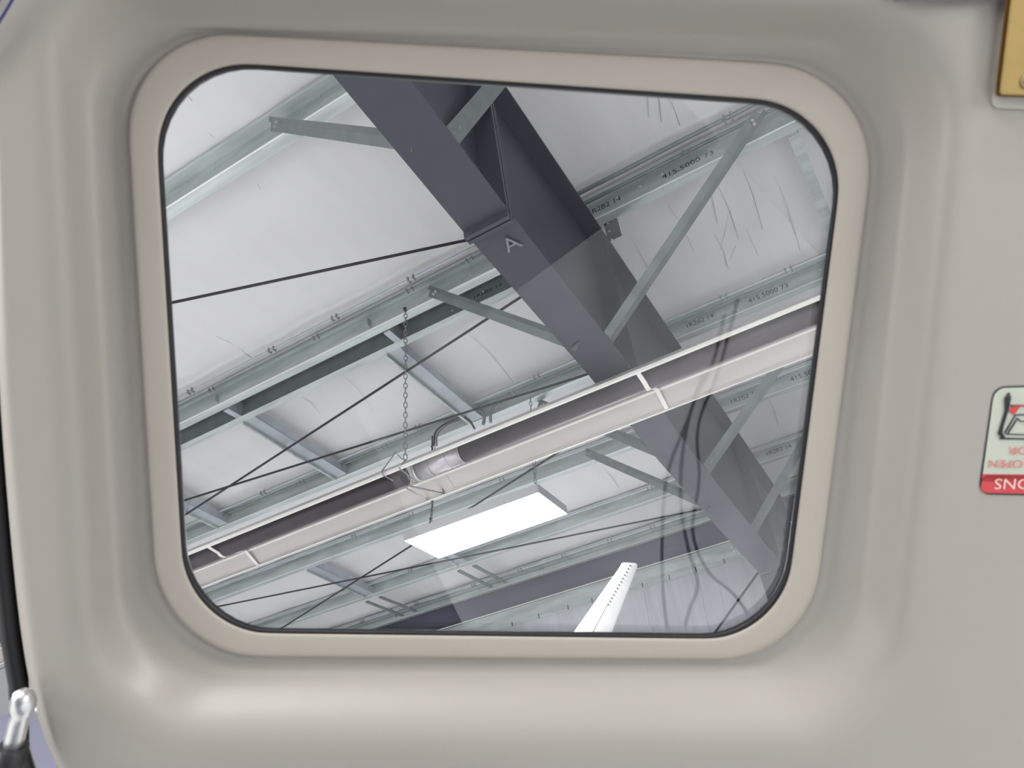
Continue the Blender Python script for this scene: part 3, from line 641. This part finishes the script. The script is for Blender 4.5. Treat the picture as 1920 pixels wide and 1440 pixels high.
# plate, strip and cables on the liner
def prism(bm, pts, o0, o1, inset=0):
    a = [bm.verts.new(PC(x, y, o0)) for x, y in pts]; cx_ = sum(p[0] for p in pts) / len(pts); cy_ = sum(p[1] for p in pts) / len(pts)
    c = [bm.verts.new(PC(x + (cx_ - x) * inset, y + (cy_ - y) * inset, o1)) for x, y in pts]; k = len(pts)
    for i in range(k): bm.faces.new((a[i], a[(i + 1) % k], c[(i + 1) % k], c[i]))
    bm.faces.new(a[::-1]); bm.faces.new(c)
def rquad(q, r, n=6):
    out = []; q = [Vector(p) for p in q]
    for i in range(4):
        c, pr, nx_ = q[i], q[i - 1], q[(i + 1) % 4]; a = c + (pr - c).normalized() * r; e = c + (nx_ - c).normalized() * r
        for k in range(n + 1):
            t = k / n; w0, w1, w2 = (1 - t) ** 2, 1.42 * t * (1 - t), t * t; p = (a * w0 + c * w1 + e * w2) / (w0 + w1 + w2); out.append((p.x, p.y))
    return out
pl = thing('latch_plate', 'gold coloured metal plate with a screw at the upper right edge', 'plate', PC(1960, 60, 0))
b = BM(); prism(b, rquad([(1905, -160), (2150, -160), (2110, 212), (1858, 202)], 16), .0003, -.0014); obj('backing', b, 'margin', pl)
b = BM(); prism(b, rquad([(1901, -142), (2132, -142), (2098, 188), (1866, 181)], 8), -.0010, -.0055); obj('plate_side_shade', b, 'platedk', pl)  # dark brown prism paints the plate's side as shaded
b = BM(); prism(b, rquad([(1912, -140), (2130, -140), (2096, 184), (1873, 178)], 8), -.0012, -.008, 0); o = obj('plate', b, 'brass', pl)
bv = o.modifiers.new('b', 'BEVEL'); bv.width = .0012; bv.segments = 3; bv.limit_method = 'ANGLE'
b = BM(); p = PC(1926, 152, -.0078); tube(b, [p, p - NPw * .001], [.0045, .004], 20); obj('screw', b, 'brassdk', pl)
b = BM(); e = p - NPw * .0011
for a_ in (.4, 1.97):
    u = (ER * math.cos(a_) + EU * math.sin(a_)); v = NPw.cross(u).normalized(); bar(b, e - u * .003 - v * .0004, e + u * .003 - v * .0004, v * .0008, -NPw * .0002)
obj('screw_slot', b, 'ink', pl)
b = BM(); prism(b, [(1665, -60), (1890, -60), (1884, 0), (1676, 3)], .0003, -.004)
tag(obj('grey_strip', b, 'darkgrey'), 'dark grey strip at the top edge beside the gold plate', 'strip')
b = BM(); tube(b, [PC(x, y, -.004) for x, y in ((-60, 120), (-4, 44), (12, 18), (34, -20), (60, -80))], .0008, 8)
tag(obj('blue_cable', b, 'bluecable'), 'right one of two thin blue cables in the top left corner', 'cable', 'thin blue cables')
b = BM(); tube(b, [PC(x, y, -.004) for x, y in ((-80, 90), (-20, 22), (-2, 0), (20, -40))], .0008, 8)
tag(obj('blue_cable', b, 'bluecable'), 'left one of two thin blue cables in the top left corner', 'cable', 'thin blue cables')

# instruction label
lb = thing('instruction_label', 'pale emergency exit label with a red band, at the right edge', 'label', PC(1900, 830, 0))
LQ = [(1863, 725), (2150, 716), (2130, 934), (1834, 927)]
b = BM(); prism(b, rquad(LQ, 22), .0002, -.0004); obj('border', b, 'ink', lb)
b = BM(); prism(b, rquad([(1865, 728), (2147, 720), (2128, 930), (1838, 924)], 20), -.0003, -.0006); obj('film', b, 'label', lb)
b = BM(); q = rquad([(1841, 890), (2130, 894), (2126, 931), (1837, 925)], 3)
prism(b, rquad([(1842, 890), (2130, 893), (2128, 930), (1838, 924)], 12), -.0004, -.0008); 
prism(b, [(1842, 889), (2130, 892), (2129, 905), (1841, 903)], -.0004, -.0008); obj('red_band', b, 'red', lb)
def ltext(txt, px0, px1, py, hpx, mm, name, dy=0.0, slant=-.13):
    # letters are upside down: origin at the right end, reading leftwards
    o0 = PC(px1, py + dy * (px1 - px0), -.0012); e = PC(px0, py, -.0012); up = PC(px1 + hpx * slant * -1.0 * -1, py + hpx, -.0012) - o0
    b = BM(); text_bm(b, txt, o0, e - o0, up, 1 / .72, 0); return obj(name, b, mm, lb)
ltext('ONS', 1866, 1936, 898, 20, 'pinktext', 'band_lettering')
ltext('OPEN', 1856, 1921, 863, 15, 'redtext', 'lettering')
ltext('OR', 1892, 1932, 838, 15, 'redtext', 'lettering')
b = BM()
def pline(pts, r, off=-.0008): tube(b, [PC(x, y, off) for x, y in pts], r, 6)
pline([(1892, 736), (1889, 746), (1887, 770), (1878, 800), (1875, 812), (1882, 821)], [.0005, .0022, .0012, .0012, .0016, .0010])
pline([(1874, 822), (1960, 824)], .0006); pline([(1884, 812), (1904, 778)], .0005); pline([(1890, 812), (1908, 784)], .0005); pline([(1904, 778), (1960, 776)], .0005); pline([(1908, 784), (1913, 790), (1960, 790)], .0004); pline([(1886, 814), (1960, 816)], .0004); pline([(1887, 760), (1960, 760)], .0003)
obj('pictogram_lines', b, 'ink', lb)
b = BM(); prism(b, [(1890, 769), (1897, 765), (1902, 761), (1914, 761), (1906, 772), (1901, 778), (1896, 775)], -.0006, -.001); pline([(1890, 761), (1990, 762)], .0005); obj('red_arrow', b, 'red', lb)

# added fill lamps around the viewer are set with the other lamps
